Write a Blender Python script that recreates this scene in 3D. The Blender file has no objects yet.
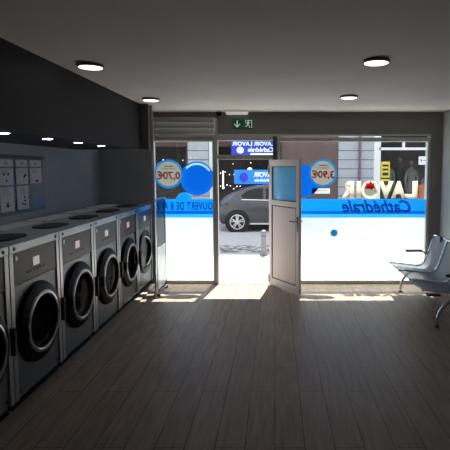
import bpy, bmesh, math, random
from mathutils import Vector, Matrix
random.seed(7)
C = bpy.context.scene.collection
PI = math.pi

# ------------------------------------------------------------------ camera
FOC, PX, PY, H = 450.0, 275.0, 205.0, 1.85
PITCH = math.atan(37/450)
cp, sp = math.cos(PITCH), math.sin(PITCH)
def at(px, py, y):
    u = (px-PX)/FOC; v = (py-PY)/FOC
    t = y/(cp-v*sp)
    return Vector((u*t, y, H+(-sp-v*cp)*t))
cam = bpy.data.cameras.new('camera'); cam.sensor_width = 36; cam.lens = 36*FOC/450
cam.shift_x = (225-PX)/450; cam.shift_y = -(225-PY)/450
cam.clip_start = .05; cam.clip_end = 200
camo = bpy.data.objects.new('camera', cam); C.objects.link(camo)
camo.location = (0, 0, H); camo.rotation_euler = (PI/2-PITCH, 0, 0)
bpy.context.scene.camera = camo

# ------------------------------------------------------------------ materials
M = {}
def mat(name, col, rough=.5, metal=0., spec=.5, noise=0., nscale=8., emit=None, estr=0., bump=0., bscale=60.):
    m = bpy.data.materials.new(name); m.use_nodes = True
    nt = m.node_tree; b = nt.nodes['Principled BSDF']
    b.inputs['Base Color'].default_value = (*col, 1); b.inputs['Roughness'].default_value = rough
    b.inputs['Metallic'].default_value = metal; b.inputs['Specular IOR Level'].default_value = spec
    if emit: b.inputs['Emission Color'].default_value = (*emit, 1); b.inputs['Emission Strength'].default_value = estr
    if noise or bump:
        tc = nt.nodes.new('ShaderNodeTexCoord')
    if noise:
        n = nt.nodes.new('ShaderNodeTexNoise'); n.inputs['Scale'].default_value = nscale; n.inputs['Detail'].default_value = 4
        nt.links.new(tc.outputs['Object'], n.inputs['Vector'])
        r = nt.nodes.new('ShaderNodeMapRange'); r.inputs[1].default_value = .3; r.inputs[2].default_value = .7
        r.inputs[3].default_value = 1-noise; r.inputs[4].default_value = 1+noise
        nt.links.new(n.outputs['Fac'], r.inputs[0])
        mx = nt.nodes.new('ShaderNodeMix'); mx.data_type = 'RGBA'; mx.blend_type = 'MULTIPLY'; mx.inputs[0].default_value = 1
        mx.inputs[6].default_value = (*col, 1); nt.links.new(r.outputs[0], mx.inputs[7])
        nt.links.new(mx.outputs[2], b.inputs['Base Color'])
    if bump:
        n2 = nt.nodes.new('ShaderNodeTexNoise'); n2.inputs['Scale'].default_value = bscale; n2.inputs['Detail'].default_value = 5
        nt.links.new(tc.outputs['Object'], n2.inputs['Vector'])
        bp = nt.nodes.new('ShaderNodeBump'); bp.inputs['Strength'].default_value = bump; bp.inputs['Distance'].default_value = .01
        nt.links.new(n2.outputs['Fac'], bp.inputs['Height']); nt.links.new(bp.outputs[0], b.inputs['Normal'])
    M[name] = m; return m
def film(name, col, transp=0., gloss=.04):
    """thin printed film: light from behind glows through it"""
    m = bpy.data.materials.new(name); m.use_nodes = True; nt = m.node_tree; nt.nodes.clear()
    o = nt.nodes.new('ShaderNodeOutputMaterial')
    t = nt.nodes.new('ShaderNodeBsdfTranslucent'); t.inputs[0].default_value = (*col, 1)
    d = nt.nodes.new('ShaderNodeBsdfDiffuse'); d.inputs[0].default_value = (*col, 1)
    a = nt.nodes.new('ShaderNodeMixShader'); a.inputs[0].default_value = .35
    nt.links.new(t.outputs[0], a.inputs[1]); nt.links.new(d.outputs[0], a.inputs[2])
    last = a
    if transp:
        tr = nt.nodes.new('ShaderNodeBsdfTransparent'); tr.inputs[0].default_value = (.97, .99, 1, 1)
        b = nt.nodes.new('ShaderNodeMixShader'); b.inputs[0].default_value = transp
        nt.links.new(a.outputs[0], b.inputs[1]); nt.links.new(tr.outputs[0], b.inputs[2]); last = b
    if gloss:
        g = nt.nodes.new('ShaderNodeBsdfGlossy'); g.inputs['Roughness'].default_value = .15
        e = nt.nodes.new('ShaderNodeMixShader'); e.inputs[0].default_value = gloss
        nt.links.new(last.outputs[0], e.inputs[1]); nt.links.new(g.outputs[0], e.inputs[2]); last = e
    nt.links.new(last.outputs[0], o.inputs[0]); M[name] = m; return m
def frosted():
    """sandblast film: part diffuse glow, part soft forward scatter, part clear"""
    m = bpy.data.materials.new('frosted_film'); m.use_nodes = True; nt = m.node_tree; nt.nodes.clear()
    o = nt.nodes.new('ShaderNodeOutputMaterial')
    t = nt.nodes.new('ShaderNodeBsdfTranslucent'); t.inputs[0].default_value = (.42, .455, .48, 1)
    f = nt.nodes.new('ShaderNodeBsdfRefraction'); f.inputs['Color'].default_value = (.95, .97, .98, 1); f.inputs['Roughness'].default_value = .55; f.inputs['IOR'].default_value = 1.12
    c = nt.nodes.new('ShaderNodeBsdfTransparent'); c.inputs[0].default_value = (.97, .99, 1, 1)
    a = nt.nodes.new('ShaderNodeMixShader'); a.inputs[0].default_value = .30
    b = nt.nodes.new('ShaderNodeMixShader'); b.inputs[0].default_value = .19
    nt.links.new(t.outputs[0], a.inputs[1]); nt.links.new(f.outputs[0], a.inputs[2])
    nt.links.new(a.outputs[0], b.inputs[1]); nt.links.new(c.outputs[0], b.inputs[2]); nt.links.new(b.outputs[0], o.inputs[0])
    M['frosted_film'] = m
def glass(name, col=(.96, .98, .97), refl=.05):
    m = bpy.data.materials.new(name); m.use_nodes = True; nt = m.node_tree; nt.nodes.clear()
    o = nt.nodes.new('ShaderNodeOutputMaterial')
    t = nt.nodes.new('ShaderNodeBsdfTransparent'); t.inputs[0].default_value = (*col, 1)
    g = nt.nodes.new('ShaderNodeBsdfGlossy'); g.inputs['Roughness'].default_value = .02
    x = nt.nodes.new('ShaderNodeMixShader'); x.inputs[0].default_value = refl
    nt.links.new(t.outputs[0], x.inputs[1]); nt.links.new(g.outputs[0], x.inputs[2]); nt.links.new(x.outputs[0], o.inputs[0])
    M[name] = m; return m
def floor_mat():
    m = bpy.data.materials.new('plank_tile'); m.use_nodes = True; nt = m.node_tree; b = nt.nodes['Principled BSDF']
    tc = nt.nodes.new('ShaderNodeTexCoord'); mp = nt.nodes.new('ShaderNodeMapping')
    mp.inputs['Rotation'].default_value = (0, 0, PI/2)
    nt.links.new(tc.outputs['Object'], mp.inputs['Vector'])
    br = nt.nodes.new('ShaderNodeTexBrick'); br.offset = .37; br.offset_frequency = 2
    br.inputs['Scale'].default_value = 1; br.inputs['Brick Width'].default_value = 1.2; br.inputs['Row Height'].default_value = .2
    br.inputs['Mortar Size'].default_value = .0036; br.inputs['Mortar Smooth'].default_value = .1; br.inputs['Bias'].default_value = 0
    br.inputs['Color1'].default_value = (.27, .198, .152, 1); br.inputs['Color2'].default_value = (.315, .232, .178, 1)
    br.inputs['Mortar'].default_value = (.085, .063, .05, 1)
    nt.links.new(mp.outputs[0], br.inputs['Vector'])
    mp2 = nt.nodes.new('ShaderNodeMapping'); mp2.inputs['Scale'].default_value = (14, 1.2, 1)
    nt.links.new(tc.outputs['Object'], mp2.inputs['Vector'])
    n = nt.nodes.new('ShaderNodeTexNoise'); n.inputs['Scale'].default_value = 2.2; n.inputs['Detail'].default_value = 6
    nt.links.new(mp2.outputs[0], n.inputs['Vector'])
    r = nt.nodes.new('ShaderNodeMapRange'); r.inputs[1].default_value = .3; r.inputs[2].default_value = .7; r.inputs[3].default_value = .72; r.inputs[4].default_value = 1.2
    nt.links.new(n.outputs['Fac'], r.inputs[0])
    mx = nt.nodes.new('ShaderNodeMix'); mx.data_type = 'RGBA'; mx.blend_type = 'MULTIPLY'; mx.inputs[0].default_value = 1
    nt.links.new(br.outputs['Color'], mx.inputs[6]); nt.links.new(r.outputs[0], mx.inputs[7])
    nt.links.new(mx.outputs[2], b.inputs['Base Color'])
    b.inputs['Roughness'].default_value = .45; b.inputs['Specular IOR Level'].default_value = .32
    bp = nt.nodes.new('ShaderNodeBump'); bp.inputs['Strength'].default_value = .25; bp.inputs['Distance'].default_value = .003; bp.invert = True
    nt.links.new(br.outputs['Fac'], bp.inputs['Height']); nt.links.new(bp.outputs[0], b.inputs['Normal'])
    M['plank_tile'] = m
def course_mat(name, col, step, axis='Z', line=(.1, .1, .11)):
    m = bpy.data.materials.new(name); m.use_nodes = True; nt = m.node_tree; b = nt.nodes['Principled BSDF']
    tc = nt.nodes.new('ShaderNodeTexCoord'); sx = nt.nodes.new('ShaderNodeSeparateXYZ'); nt.links.new(tc.outputs['Object'], sx.inputs[0])
    d = nt.nodes.new('ShaderNodeMath'); d.operation = 'DIVIDE'; d.inputs[1].default_value = step; nt.links.new(sx.outputs[axis], d.inputs[0])
    f = nt.nodes.new('ShaderNodeMath'); f.operation = 'FRACT'; nt.links.new(d.outputs[0], f.inputs[0])
    l = nt.nodes.new('ShaderNodeMath'); l.operation = 'LESS_THAN'; l.inputs[1].default_value = .09; nt.links.new(f.outputs[0], l.inputs[0])
    n = nt.nodes.new('ShaderNodeTexNoise'); n.inputs['Scale'].default_value = 3; nt.links.new(tc.outputs['Object'], n.inputs['Vector'])
    r = nt.nodes.new('ShaderNodeMapRange'); r.inputs[3].default_value = .85; r.inputs[4].default_value = 1.15; nt.links.new(n.outputs['Fac'], r.inputs[0])
    m1 = nt.nodes.new('ShaderNodeMix'); m1.data_type = 'RGBA'; m1.blend_type = 'MULTIPLY'; m1.inputs[0].default_value = 1
    m1.inputs[6].default_value = (*col, 1); nt.links.new(r.outputs[0], m1.inputs[7])
    mx = nt.nodes.new('ShaderNodeMix'); mx.data_type = 'RGBA'; nt.links.new(l.outputs[0], mx.inputs[0])
    nt.links.new(m1.outputs[2], mx.inputs[6]); mx.inputs[7].default_value = (*line, 1)
    nt.links.new(mx.outputs[2], b.inputs['Base Color']); b.inputs['Roughness'].default_value = .8
    M[name] = m
def cobble_mat():
    m = mat('cobble', (.2, .19, .19), .7); nt = m.node_tree; b = nt.nodes['Principled BSDF']
    tc = nt.nodes.new('ShaderNodeTexCoord'); v = nt.nodes.new('ShaderNodeTexVoronoi'); v.inputs['Scale'].default_value = 7
    nt.links.new(tc.outputs['Object'], v.inputs['Vector'])
    cr = nt.nodes.new('ShaderNodeValToRGB'); cr.color_ramp.elements[0].color = (.50, .48, .49, 1); cr.color_ramp.elements[1].color = (.10, .10, .10, 1)
    cr.color_ramp.elements[0].position = .25; cr.color_ramp.elements[1].position = .7
    nt.links.new(v.outputs['Distance'], cr.inputs[0]); nt.links.new(cr.outputs[0], b.inputs['Base Color'])
def perforated_mat():
    m = bpy.data.materials.new('perforated_steel'); m.use_nodes = True; nt = m.node_tree; b = nt.nodes['Principled BSDF']
    b.inputs['Base Color'].default_value = (.13, .14, .16, 1); b.inputs['Metallic'].default_value = .25; b.inputs['Roughness'].default_value = .42
    tc = nt.nodes.new('ShaderNodeTexCoord'); sx = nt.nodes.new('ShaderNodeSeparateXYZ'); nt.links.new(tc.outputs['Object'], sx.inputs[0])
    def mth(op, a, bb=None):
        n = nt.nodes.new('ShaderNodeMath'); n.operation = op
        for i, q in enumerate((a, bb)):
            if q is None: continue
            if isinstance(q, (int, float)): n.inputs[i].default_value = q
            else: nt.links.new(q, n.inputs[i])
        return n.outputs[0]
    s = mth('ADD', sx.outputs['X'], sx.outputs['Z'])
    def cell(q): return mth('SUBTRACT', mth('FRACT', mth('MULTIPLY', q, 70.)), .5)
    a, c = cell(s), cell(sx.outputs['Y'])
    d = mth('ADD', mth('MULTIPLY', a, a), mth('MULTIPLY', c, c))
    hole = mth('LESS_THAN', d, .06)
    t = nt.nodes.new('ShaderNodeBsdfTransparent'); x = nt.nodes.new('ShaderNodeMixShader')
    nt.links.new(hole, x.inputs[0]); nt.links.new(b.outputs[0], x.inputs[1]); nt.links.new(t.outputs[0], x.inputs[2])
    nt.links.new(x.outputs[0], nt.nodes['Material Output'].inputs[0]); M['perforated_steel'] = m

floor_mat(); cobble_mat(); perforated_mat()
mat('ceiling_paint', (.74, .705, .67), .85, bump=.15, bscale=30, noise=.04, nscale=2)
mat('wall_grey', (.30, .32, .35), .6, noise=.05, nscale=3)
mat('wall_dark', (.25, .245, .235), .6, noise=.06, nscale=3)
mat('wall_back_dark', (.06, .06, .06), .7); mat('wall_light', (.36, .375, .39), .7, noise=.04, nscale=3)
mat('soffit_black', (.014, .014, .015), .6, spec=.3)
mat('header_grey', (.32, .31, .29), .45)
mat('box_grey', (.10, .10, .097), .5)
mat('aluminium', (.60, .61, .57), .38, .25)
mat('aluminium_dark', (.13, .14, .13), .4, .4)
mat('aluminium_bright', (.62, .62, .60), .3, .7)
mat('slat_metal', (.55, .55, .52), .35, .2)
mat('door_paint', (.82, .74, .69), .45)
mat('door_panel', (.80, .70, .65), .5)
mat('groove', (.12, .10, .09), .6)
glass('clear_glass'); glass('acrylic', (.88, .9, .92), .025); glass('shop_glass', (.96, .97, .97), .004)
frosted()
film('blue_film', (.05, .50, .93)); film('blue_dark_film', (.03, .30, .74)); film('blue_light_film', (.15, .62, .97)); film('bubble_film', (.03, .31, .74)); film('pale_blue_film', (.22, .45, .72)); film('bubble_edge_film', (.003, .075, .42)); film('rim_film', (.05, .40, .66))
film('cream_film', (.90, .86, .76)); film('grey_film', (.52, .52, .49)); film('teal_film', (.30, .66, .82)); film('white_film', (.85, .87, .9))
film('red_film', (.9, .10, .07)); film('text_blue', (.02, .27, .62)); film('red_text', (.85, .14, .10)); film('grey_text', (.3, .3, .3))
mat('steel', (.135, .148, .158), .42, .65, noise=.05, nscale=4)
mat('steel_light', (.36, .37, .375), .35, .75)
mat('top_steel', (.40, .42, .44), .4)
mat('plinth_brown', (.24, .21, .19), .6); mat('cover_white', (.92, .93, .94), .38); mat('lid_dark', (.03, .034, .044), .6, spec=.2); mat('drum_dark', (.05, .05, .052), .45, .6); glass('tinted_glass', (.12, .12, .13), .010)
mat('panel_brown', (.045, .038, .035), .42, spec=.3)
mat('rubber_black', (.006, .006, .007), .45, spec=.07)
mat('gloss_black', (.005, .005, .006), .25, spec=.18)
mat('ring_silver', (.42, .41, .42), .28, .9)
mat('display', (.45, .36, .34), .5, emit=(1, .82, .78), estr=.34)
mat('button', (.30, .23, .22), .5)
mat('screw_black', (.02, .02, .02), .4)
mat('chrome', (.72, .73, .76), .15, 1.)
mat('chrome_dark', (.16, .17, .2), .2, .9)
mat('blue_plastic', (.012, .03, .14), .4)
mat('black_plastic', (.02, .02, .022), .4)
mat('lamp_rim', (.16, .15, .17), .35, .5)
mat('lamp_emit', (.9, .9, .9), .5, emit=(1, .97, .95), estr=2.4)
mat('spot_emit', (.9, .9, .9), .5, emit=(.90, .95, 1), estr=30.)
mat('lamp_white', (.88, .87, .85), .5, emit=(1, .97, .93), estr=.28)
mat('sign_green', (.008, .085, .04), .4, emit=(.01, .17, .07), estr=.12)
mat('sign_white', (.75, .85, .78), .4, emit=(.8, 1, .85), estr=.30)
mat('paper', (.62, .63, .66), .8)
mat('ink', (.03, .03, .035), .8)
mat('ink_grey', (.30, .31, .33), .8)
mat('gloss_navy', (.008, .010, .018), .10, spec=.15)
mat('gloss_white', (.78, .77, .77), .12)
# outdoors
mat('pavement_stone', (.56, .54, .50), .85, noise=.08, nscale=2)
mat('facade_stone', (.42, .40, .37), .85); mat('kerb_stone', (.34, .33, .32), .8)
mat('asphalt', (.40, .385, .39), .85, noise=.1, nscale=20)
course_mat('stone_courses', (.40, .42, .46), .36)
mat('stone_plain', (.36, .37, .40), .8, noise=.08)
mat('plaster_brown', (.135, .090, .085), .85, noise=.12, nscale=2)
mat('shop_brown', (.055, .028, .023), .6)
mat('shop_dark', (.020, .008, .0065), .7, noise=.7, nscale=5)
mat('shop_interior', (.045, .032, .028), .8, noise=.4, nscale=3)
mat('white_paint', (.72, .73, .76), .5)
mat('pale_green', (.62, .70, .68), .6)
mat('fairy', (1, .9, .8), .5, emit=(1, .88, .76), estr=3.2)
mat('wire', (.02, .02, .02), .6)
mat('reflection_blue', (.015, .20, .66), .5, emit=(.02, .28, .9), estr=.22)  # blue, navy and letter glow imitate a sign reflected in shop glass
mat('reflection_navy', (.015, .03, .35), .5, emit=(.02, .06, .8), estr=.40)
mat('reflection_letter', (.8, .86, .95), .5, emit=(.8, .9, 1), estr=.55)
mat('tube_white', (.9, .9, .92), .5, emit=(1, 1, 1), estr=.9)
mat('purple_pipe', (.19, .09, .16), .5)
mat('car_paint', (.085, .087, .10), .25, .5)
mat('car_glass', (.012, .012, .016), .12, spec=.3)
mat('tyre', (.012, .012, .013), .8)
mat('alloy', (.68, .67, .68), .3, .6)
mat('bollard_metal', (.15, .155, .17), .45, .3)
mat('cloth_black', (.02, .018, .018), .8); mat('cloth_green', (.10, .15, .07), .8); mat('cloth_grey', (.13, .12, .12), .8)
mat('skin_tone', (.55, .38, .3), .6); mat('cloth_orange', (.55, .17, .06), .7)
mat('poster_yellow', (.75, .58, .05), .6); mat('roof_slate', (.06, .06, .07), .7)

# ------------------------------------------------------------------ mesh builder
class MB:
    def __init__(s): s.bm = bmesh.new()
    def box(s, x0, x1, y0, y1, z0, z1, bev=0., seg=2):
        t = bmesh.new()
        v = [t.verts.new((x, y, z)) for x in (x0, x1) for y in (y0, y1) for z in (z0, z1)]
        for f in ((0, 1, 3, 2), (4, 6, 7, 5), (0, 4, 5, 1), (2, 3, 7, 6), (0, 2, 6, 4), (1, 5, 7, 3)): t.faces.new([v[i] for i in f])
        if bev: bmesh.ops.bevel(t, geom=list(t.edges), offset=bev, segments=seg, profile=.6, affect='EDGES')
        return s.add(t)
    def add(s, t, mtx=None):
        bmesh.ops.recalc_face_normals(t, faces=list(t.faces))
        if mtx: bmesh.ops.transform(t, matrix=mtx, verts=list(t.verts))
        me = bpy.data.meshes.new('tmp'); t.to_mesh(me); t.free(); s.bm.from_mesh(me); bpy.data.meshes.remove(me); return s
    def quad(s, pts):
        t = bmesh.new(); t.faces.new([t.verts.new(p) for p in pts]); return s.add(t)
    def lathe(s, prof, axis='Z', c=(0, 0, 0), n=32, cap=True, sx=1., sy=1.):
        """prof: (radius, height) pairs about the axis through c"""
        t = bmesh.new(); rings = []
        for r, h in prof:
            rings.append([t.verts.new((r*sx*math.cos(2*PI*k/n), r*sy*math.sin(2*PI*k/n), h)) for k in range(n)])
        for a, b in zip(rings, rings[1:]):
            for k in range(n): t.faces.new((a[k], a[(k+1) % n], b[(k+1) % n], b[k]))
        if cap: t.faces.new(rings[0][::-1]); t.faces.new(rings[-1])
        R = {'Z': Matrix.Identity(4), 'X': Matrix.Rotation(PI/2, 4, 'Y'), 'Y': Matrix.Rotation(-PI/2, 4, 'X')}[axis]
        return s.add(t, Matrix.Translation(c) @ R)
    def tube(s, pts, r, n=10, close=False):
        pts = [Vector(p) for p in pts]; t = bmesh.new(); rings = []
        N = len(pts); ref = None
        for i, p in enumerate(pts):
            if close: d = (pts[(i+1) % N]-pts[i-1])
            else: d = pts[min(i+1, N-1)]-pts[max(i-1, 0)]
            d.normalize()
            if ref is None: ref = Vector((0, 0, 1)) if abs(d.z) < .9 else Vector((0, 1, 0))
            a = (ref-d*ref.dot(d)).normalized(); ref = a; b = d.cross(a)
            rr = r[i] if isinstance(r, (list, tuple)) else r
            rings.append([t.verts.new(p+a*rr*math.cos(2*PI*k/n)+b*rr*math.sin(2*PI*k/n)) for k in range(n)])
        prs = list(zip(rings, rings[1:])) + ([(rings[-1], rings[0])] if close else [])
        for a, b in prs:
            for k in range(n): t.faces.new((a[k], a[(k+1) % n], b[(k+1) % n], b[k]))
        if not close: t.faces.new(rings[0][::-1]); t.faces.new(rings[-1])
        return s.add(t)
    def prism(s, poly, d0, d1, plane='XZ'):
        """outline extruded between two depths along the third axis"""
        t = bmesh.new()
        def P(a, b, d): return {'XZ': (a, d, b), 'YZ': (d, a, b), 'XY': (a, b, d)}[plane]
        A = [t.verts.new(P(a, b, d0)) for a, b in poly]; B = [t.verts.new(P(a, b, d1)) for a, b in poly]
        t.faces.new(A[::-1]); t.faces.new(B); n = len(poly)
        for k in range(n): t.faces.new((A[k], A[(k+1) % n], B[(k+1) % n], B[k]))
        return s.add(t)
    def ball(s, c, r, n=10, sc=(1, 1, 1)):
        t = bmesh.new(); bmesh.ops.create_uvsphere(t, u_segments=n, v_segments=max(6, n//2+1), radius=r)
        return s.add(t, Matrix.Translation(c) @ Matrix.Diagonal((*sc, 1)))
    def build(s, name, m, parent=None, smooth=False):
        me = bpy.data.meshes.new(name); s.bm.to_mesh(me); s.bm.free()
        me.materials.append(M[m] if isinstance(m, str) else m)
        if smooth:
            for p in me.polygons: p.use_smooth = True
            try: me.set_sharp_from_angle(angle=math.radians(40))
            except Exception: pass
        o = bpy.data.objects.new(name, me); C.objects.link(o)
        if parent: o.parent = parent
        return o
def tag(o, label=None, cat=None, group=None, kind=None):
    for k, v in (('label', label), ('category', cat), ('group', group), ('kind', kind)):
        if v: o[k] = v
    return o
def thing(name, loc, label, cat, group=None, rz=0.):
    o = bpy.data.objects.new(name, None); C.objects.link(o); o.location = loc; o.rotation_euler = (0, 0, rz); o.empty_display_size = .1
    return tag(o, label, cat, group)
def struct(name, mb, m, parent=None):
    o = mb.build(name, m, parent)
    if not parent: o['kind'] = 'structure'
    return o
def copy_tree(o, parent=None):
    c = o.copy(); C.objects.link(c)
    if parent: c.parent = parent; c.matrix_parent_inverse = o.matrix_parent_inverse
    for ch in list(o.children): copy_tree(ch, c)
    return c
def rrect(a0, a1, b0, b1, r, n=6):
    out = []
    for cx, cy, s in ((a1-r, b1-r, 0), (a0+r, b1-r, 1), (a0+r, b0+r, 2), (a1-r, b0+r, 3)):
        for k in range(n+1):
            q = (s+k/n)*PI/2; out.append((cx+r*math.cos(q), cy+r*math.sin(q)))
    return out
def ellipse(cx, cz, rx, rz, n=40): return [(cx+rx*math.cos(2*PI*k/n), cz+rz*math.sin(2*PI*k/n)) for k in range(n)]
def text(name, body, x0, x1, z0, z1, y, m, parent=None, depth=.001, shear=0., offset=0., spacing=1., loc=(0, 0, 0)):
    """flat lettering that faces the street (+Y), so it reads mirrored from inside; fills the given rectangle"""
    cu = bpy.data.curves.new('t', 'FONT'); cu.body = body; cu.shear = shear; cu.offset = offset; cu.space_character = spacing; cu.resolution_u = 3
    ob = bpy.data.objects.new('t', cu); C.objects.link(ob)
    dg = bpy.context.evaluated_depsgraph_get(); dg.update()
    me = bpy.data.meshes.new_from_object(ob.evaluated_get(dg))
    bpy.data.objects.remove(ob); bpy.data.curves.remove(cu)
    bm = bmesh.new(); bm.from_mesh(me); bpy.data.meshes.remove(me)
    xs = [v.co.x for v in bm.verts]; ys = [v.co.y for v in bm.verts]
    ax, bx, ay, by = min(xs), max(xs), min(ys), max(ys)
    for v in bm.verts:
        v.co = Vector((x1-(v.co.x-ax)/(bx-ax)*(x1-x0), y, z0+(v.co.y-ay)/(by-ay)*(z1-z0)))-Vector(loc)
    if depth:
        r = bmesh.ops.extrude_face_region(bm, geom=list(bm.faces))
        for e in r['geom']:
            if isinstance(e, bmesh.types.BMVert): e.co.y += depth
    mb = MB(); mb.bm.free(); mb.bm = bm
    bmesh.ops.recalc_face_normals(bm, faces=list(bm.faces))
    return mb.build(name, m, parent)

# ------------------------------------------------------------------ the room
D = 7.07                                  # inner face of the shop front
CH = 2.712                                # ceiling height
XL, XR, YB = -2.74, 2.61, -2.6
struct('floor', MB().box(XL-.15, XR+.15, YB-.15, 7.25, -.12, 0), 'plank_tile')
struct('ceiling', MB().box(XL-.15, XR+.15, YB-.15, 7.25, CH, CH+.2), 'ceiling_paint')
struct('wall_left', MB().box(XL-.15, XL, YB-.15, 7.25, 0, CH), 'wall_grey')
struct('wall_right', MB().box(XR, XR+.15, YB-.15, 7.25, 0, CH), 'wall_light')
struct('wall_back', MB().box(XL, XR, YB-.15, YB, 0, CH), 'wall_back_dark')
wf = MB()
struct('wall_front_left', MB().box(XL, -1.93, D, 7.25, 0, CH), 'wall_light')  # lighter colour here makes up for light this wall piece lacks
wf.box(2.43, XR, D, 7.25, 0, CH)
wf.box(-1.93, 2.43, D, 7.25, 2.62, CH)
wf.box(-.93, 2.43, D+.012, 7.25, 2.36, 2.62)
struct('wall_front', wf, 'wall_dark')
struct('trim_1', MB().box(-.93, 2.43, D-.012, D+.012, 2.345, 2.375, .004).box(.0, 2.43, D-.004, D+.012, 2.30, 2.325, .004), 'aluminium')
# black soffit over the machines and its deeper grey end box
struct('trim_2', MB().box(XL, -1.82, YB, 6.16, 2.105, CH), 'soffit_black')
struct('trim_3', MB().box(XL, -1.718, 6.165, 6.36, 2.105, CH), 'box_grey')

# windows of the shop front
def window(n, x0, x1, z0, z1, y=7.10):
    e = bpy.data.objects.new('window_%d' % n, None); C.objects.link(e); e.location = ((x0+x1)/2, y, 0); e['kind'] = 'structure'
    w = (x1-x0)/2; fr = MB(); t = .04
    fr.box(-w, -w+t, -.02, .05, z0, z1, .004); fr.box(w-t, w, -.02, .05, z0, z1, .004)
    fr.box(-w+t, w-t, -.02, .05, z0, z0+.055, .004); fr.box(-w+t, w-t, -.02, .05, z1-t, z1, .004)
    fr.build('window_frame', 'aluminium', e)
    MB().box(-w+t, w-t, .022, .028, z0+.055, z1-t).build('pane', 'clear_glass', e)
    return e
window(1, -1.93, -.94, .0, 2.30)
window(2, .035, 2.43, .0, 2.30)
struct('trim_4', MB().box(-.94, -.895, 7.055, 7.16, 0, 2.62, .006), 'aluminium')     # mullion left of the door
struct('trim_5', MB().box(-.035, .033, 7.06, 7.16, 0, 2.345, .006), 'aluminium_dark')   # mullion right of the door

# door
door = bpy.data.objects.new('door_1', None); C.objects.link(door); door['kind'] = 'structure'; door.location = (-.47, 7.11, 0)
MB().box(-.425, .435, -.045, .045, 1.985, 2.055, .005).box(-.425, .435, -.045, .045, 2.275, 2.36, .005)\
    .box(-.425, .435, -.05, .05, 0, .012, .003).build('door_frame', 'aluminium', door)
MB().box(-.425, .435, -.003, .003, 2.055, 2.275).build('transom_pane', 'clear_glass', door)
W = .775
leaf = MB()
leaf.box(0, .075, -.022, .022, .018, 1.975, .004); leaf.box(W-.075, W, -.022, .022, .018, 1.975, .004)
leaf.box(.075, W-.075, -.022, .022, .018, .13, .004); leaf.box(.075, W-.075, -.022, .022, 1.875, 1.975, .004)
leaf.box(.075, W-.075, -.022, .022, 1.28, 1.36, .004)
lf = leaf.build('door_leaf', 'door_paint', door)
MB().box(.09, W-.09, -.012, .012, .145, 1.265, .004).build('lower_panel', 'door_panel', lf)
MB().box(.075, .09, -.016, .016, .13, 1.28).box(W-.09, W-.075, -.016, .016, .13, 1.28).box(.09, W-.09, -.016, .016, .13, .145).box(.09, W-.09, -.016, .016, 1.265, 1.28)\
    .box(.075, .088, -.016, .016, 1.36, 1.875).box(W-.088, W-.075, -.016, .016, 1.36, 1.875).box(.088, W-.088, -.016, .016, 1.36, 1.372).box(.088, W-.088, -.016, .016, 1.863, 1.875)\
    .build('gasket', 'groove', lf)
MB().box(.088, W-.088, -.004, .004, 1.372, 1.863).build('door_pane', 'teal_film', lf)
hd = MB()
for s in (-1, 1):
    hd.box(W-.055, W-.025, s*.022-.004, s*.022+.004, .93, 1.15, .003)
    hd.tube([(W-.04, s*.022, 1.08), (W-.04, s*.065, 1.08), (W-.05, s*.072, 1.08), (W-.16, s*.072, 1.078)], .009)
hd.build('door_handle', 'chrome_dark', lf, True)
MB().lathe([(.008, .05), (.010, .06), (.010, .17), (.008, .18)], c=(.0, -.03, 0)).lathe([(.008, 1.75), (.010, 1.76), (.010, 1.87), (.008, 1.88)], c=(0, -.03, 0)).build('hinge', 'aluminium', lf, True)
lf.location = Vector((-.078, 7.03, 0))-Vector(door.location); lf.rotation_euler = (0, 0, math.atan2(-.63, .43))

# roller shutter above left window
rs = thing('roller_shutter', (-1.435, 7.10, 2.28), 'grey slatted roller shutter rolled up above the left shop window', 'shutter')
cur = MB()
for k in range(4):
    z = .012+k*.088
    cur.prism([(-.025, z), (-.038, z+.015), (-.043, z+.045), (-.038, z+.075), (-.025, z+.085), (-.012, z+.085), (-.012, z)], -.488, .488, 'YZ')
cur.build('slat_curtain', 'slat_metal', rs)
MB().box(-.488, .488, -.046, .0, -.0, .012, .003).build('bottom_bar', 'aluminium', rs)

# ceiling lamps
lampcap = ['round white ceiling lamp above the washers, nearest the camera on the left', 'round white ceiling lamp nearest the camera on the right',
           'round white ceiling lamp at far left beside the dark soffit', 'round white ceiling lamp at far right above the shop front window']
lamp0 = None
for (x, y), lb in zip([(-1.54, 3.84), (.81, 3.68), (-1.545, 5.68), (.885, 5.48)], lampcap):
    if lamp0 is None:
        lamp0 = thing('ceiling_lamp', (x, y, CH), lb, 'lamp', 'round ceiling lamps')
        MB().lathe([(.092, 0), (.104, -.003), (.104, -.024), (.099, -.028), (.095, -.027), (.095, -.022)], n=40).build('lamp_rim', 'lamp_rim', lamp0, True)
        MB().lathe([(.0945, -.022), (.0945, -.028), (.085, -.031), (.05, -.0325), (.01, -.033)], n=40).build('diffuser', 'lamp_emit', lamp0, True)
    else:
        q = copy_tree(lamp0); q.location = (x, y, CH); q['label'] = lb
spot0 = None
for k, (y, w) in enumerate([(3.26, 'nearest the camera, at left picture edge'), (3.89, 'second from left picture edge'), (4.49, 'third from left picture edge'), (5.09, 'farthest from the camera')]):
    lb = 'small recessed spotlight under black soffit above the washers, ' + w
    if spot0 is None:
        spot0 = thing('recessed_spotlight', (-1.95, y, 2.105), lb, 'spotlight', 'spotlights under the soffit')
        MB().lathe([(.048, 0), (.05, -.003), (.047, -.008), (.036, -.008)], n=28).build('bezel', 'aluminium_bright', spot0, True)
        MB().lathe([(.036, -.002), (.036, -.009), (.03, -.0105), (.005, -.011)], n=28).build('lens', 'spot_emit', spot0, True)
    else:
        q = copy_tree(spot0); q.location = (-1.95, y, 2.105); q['label'] = lb

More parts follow.
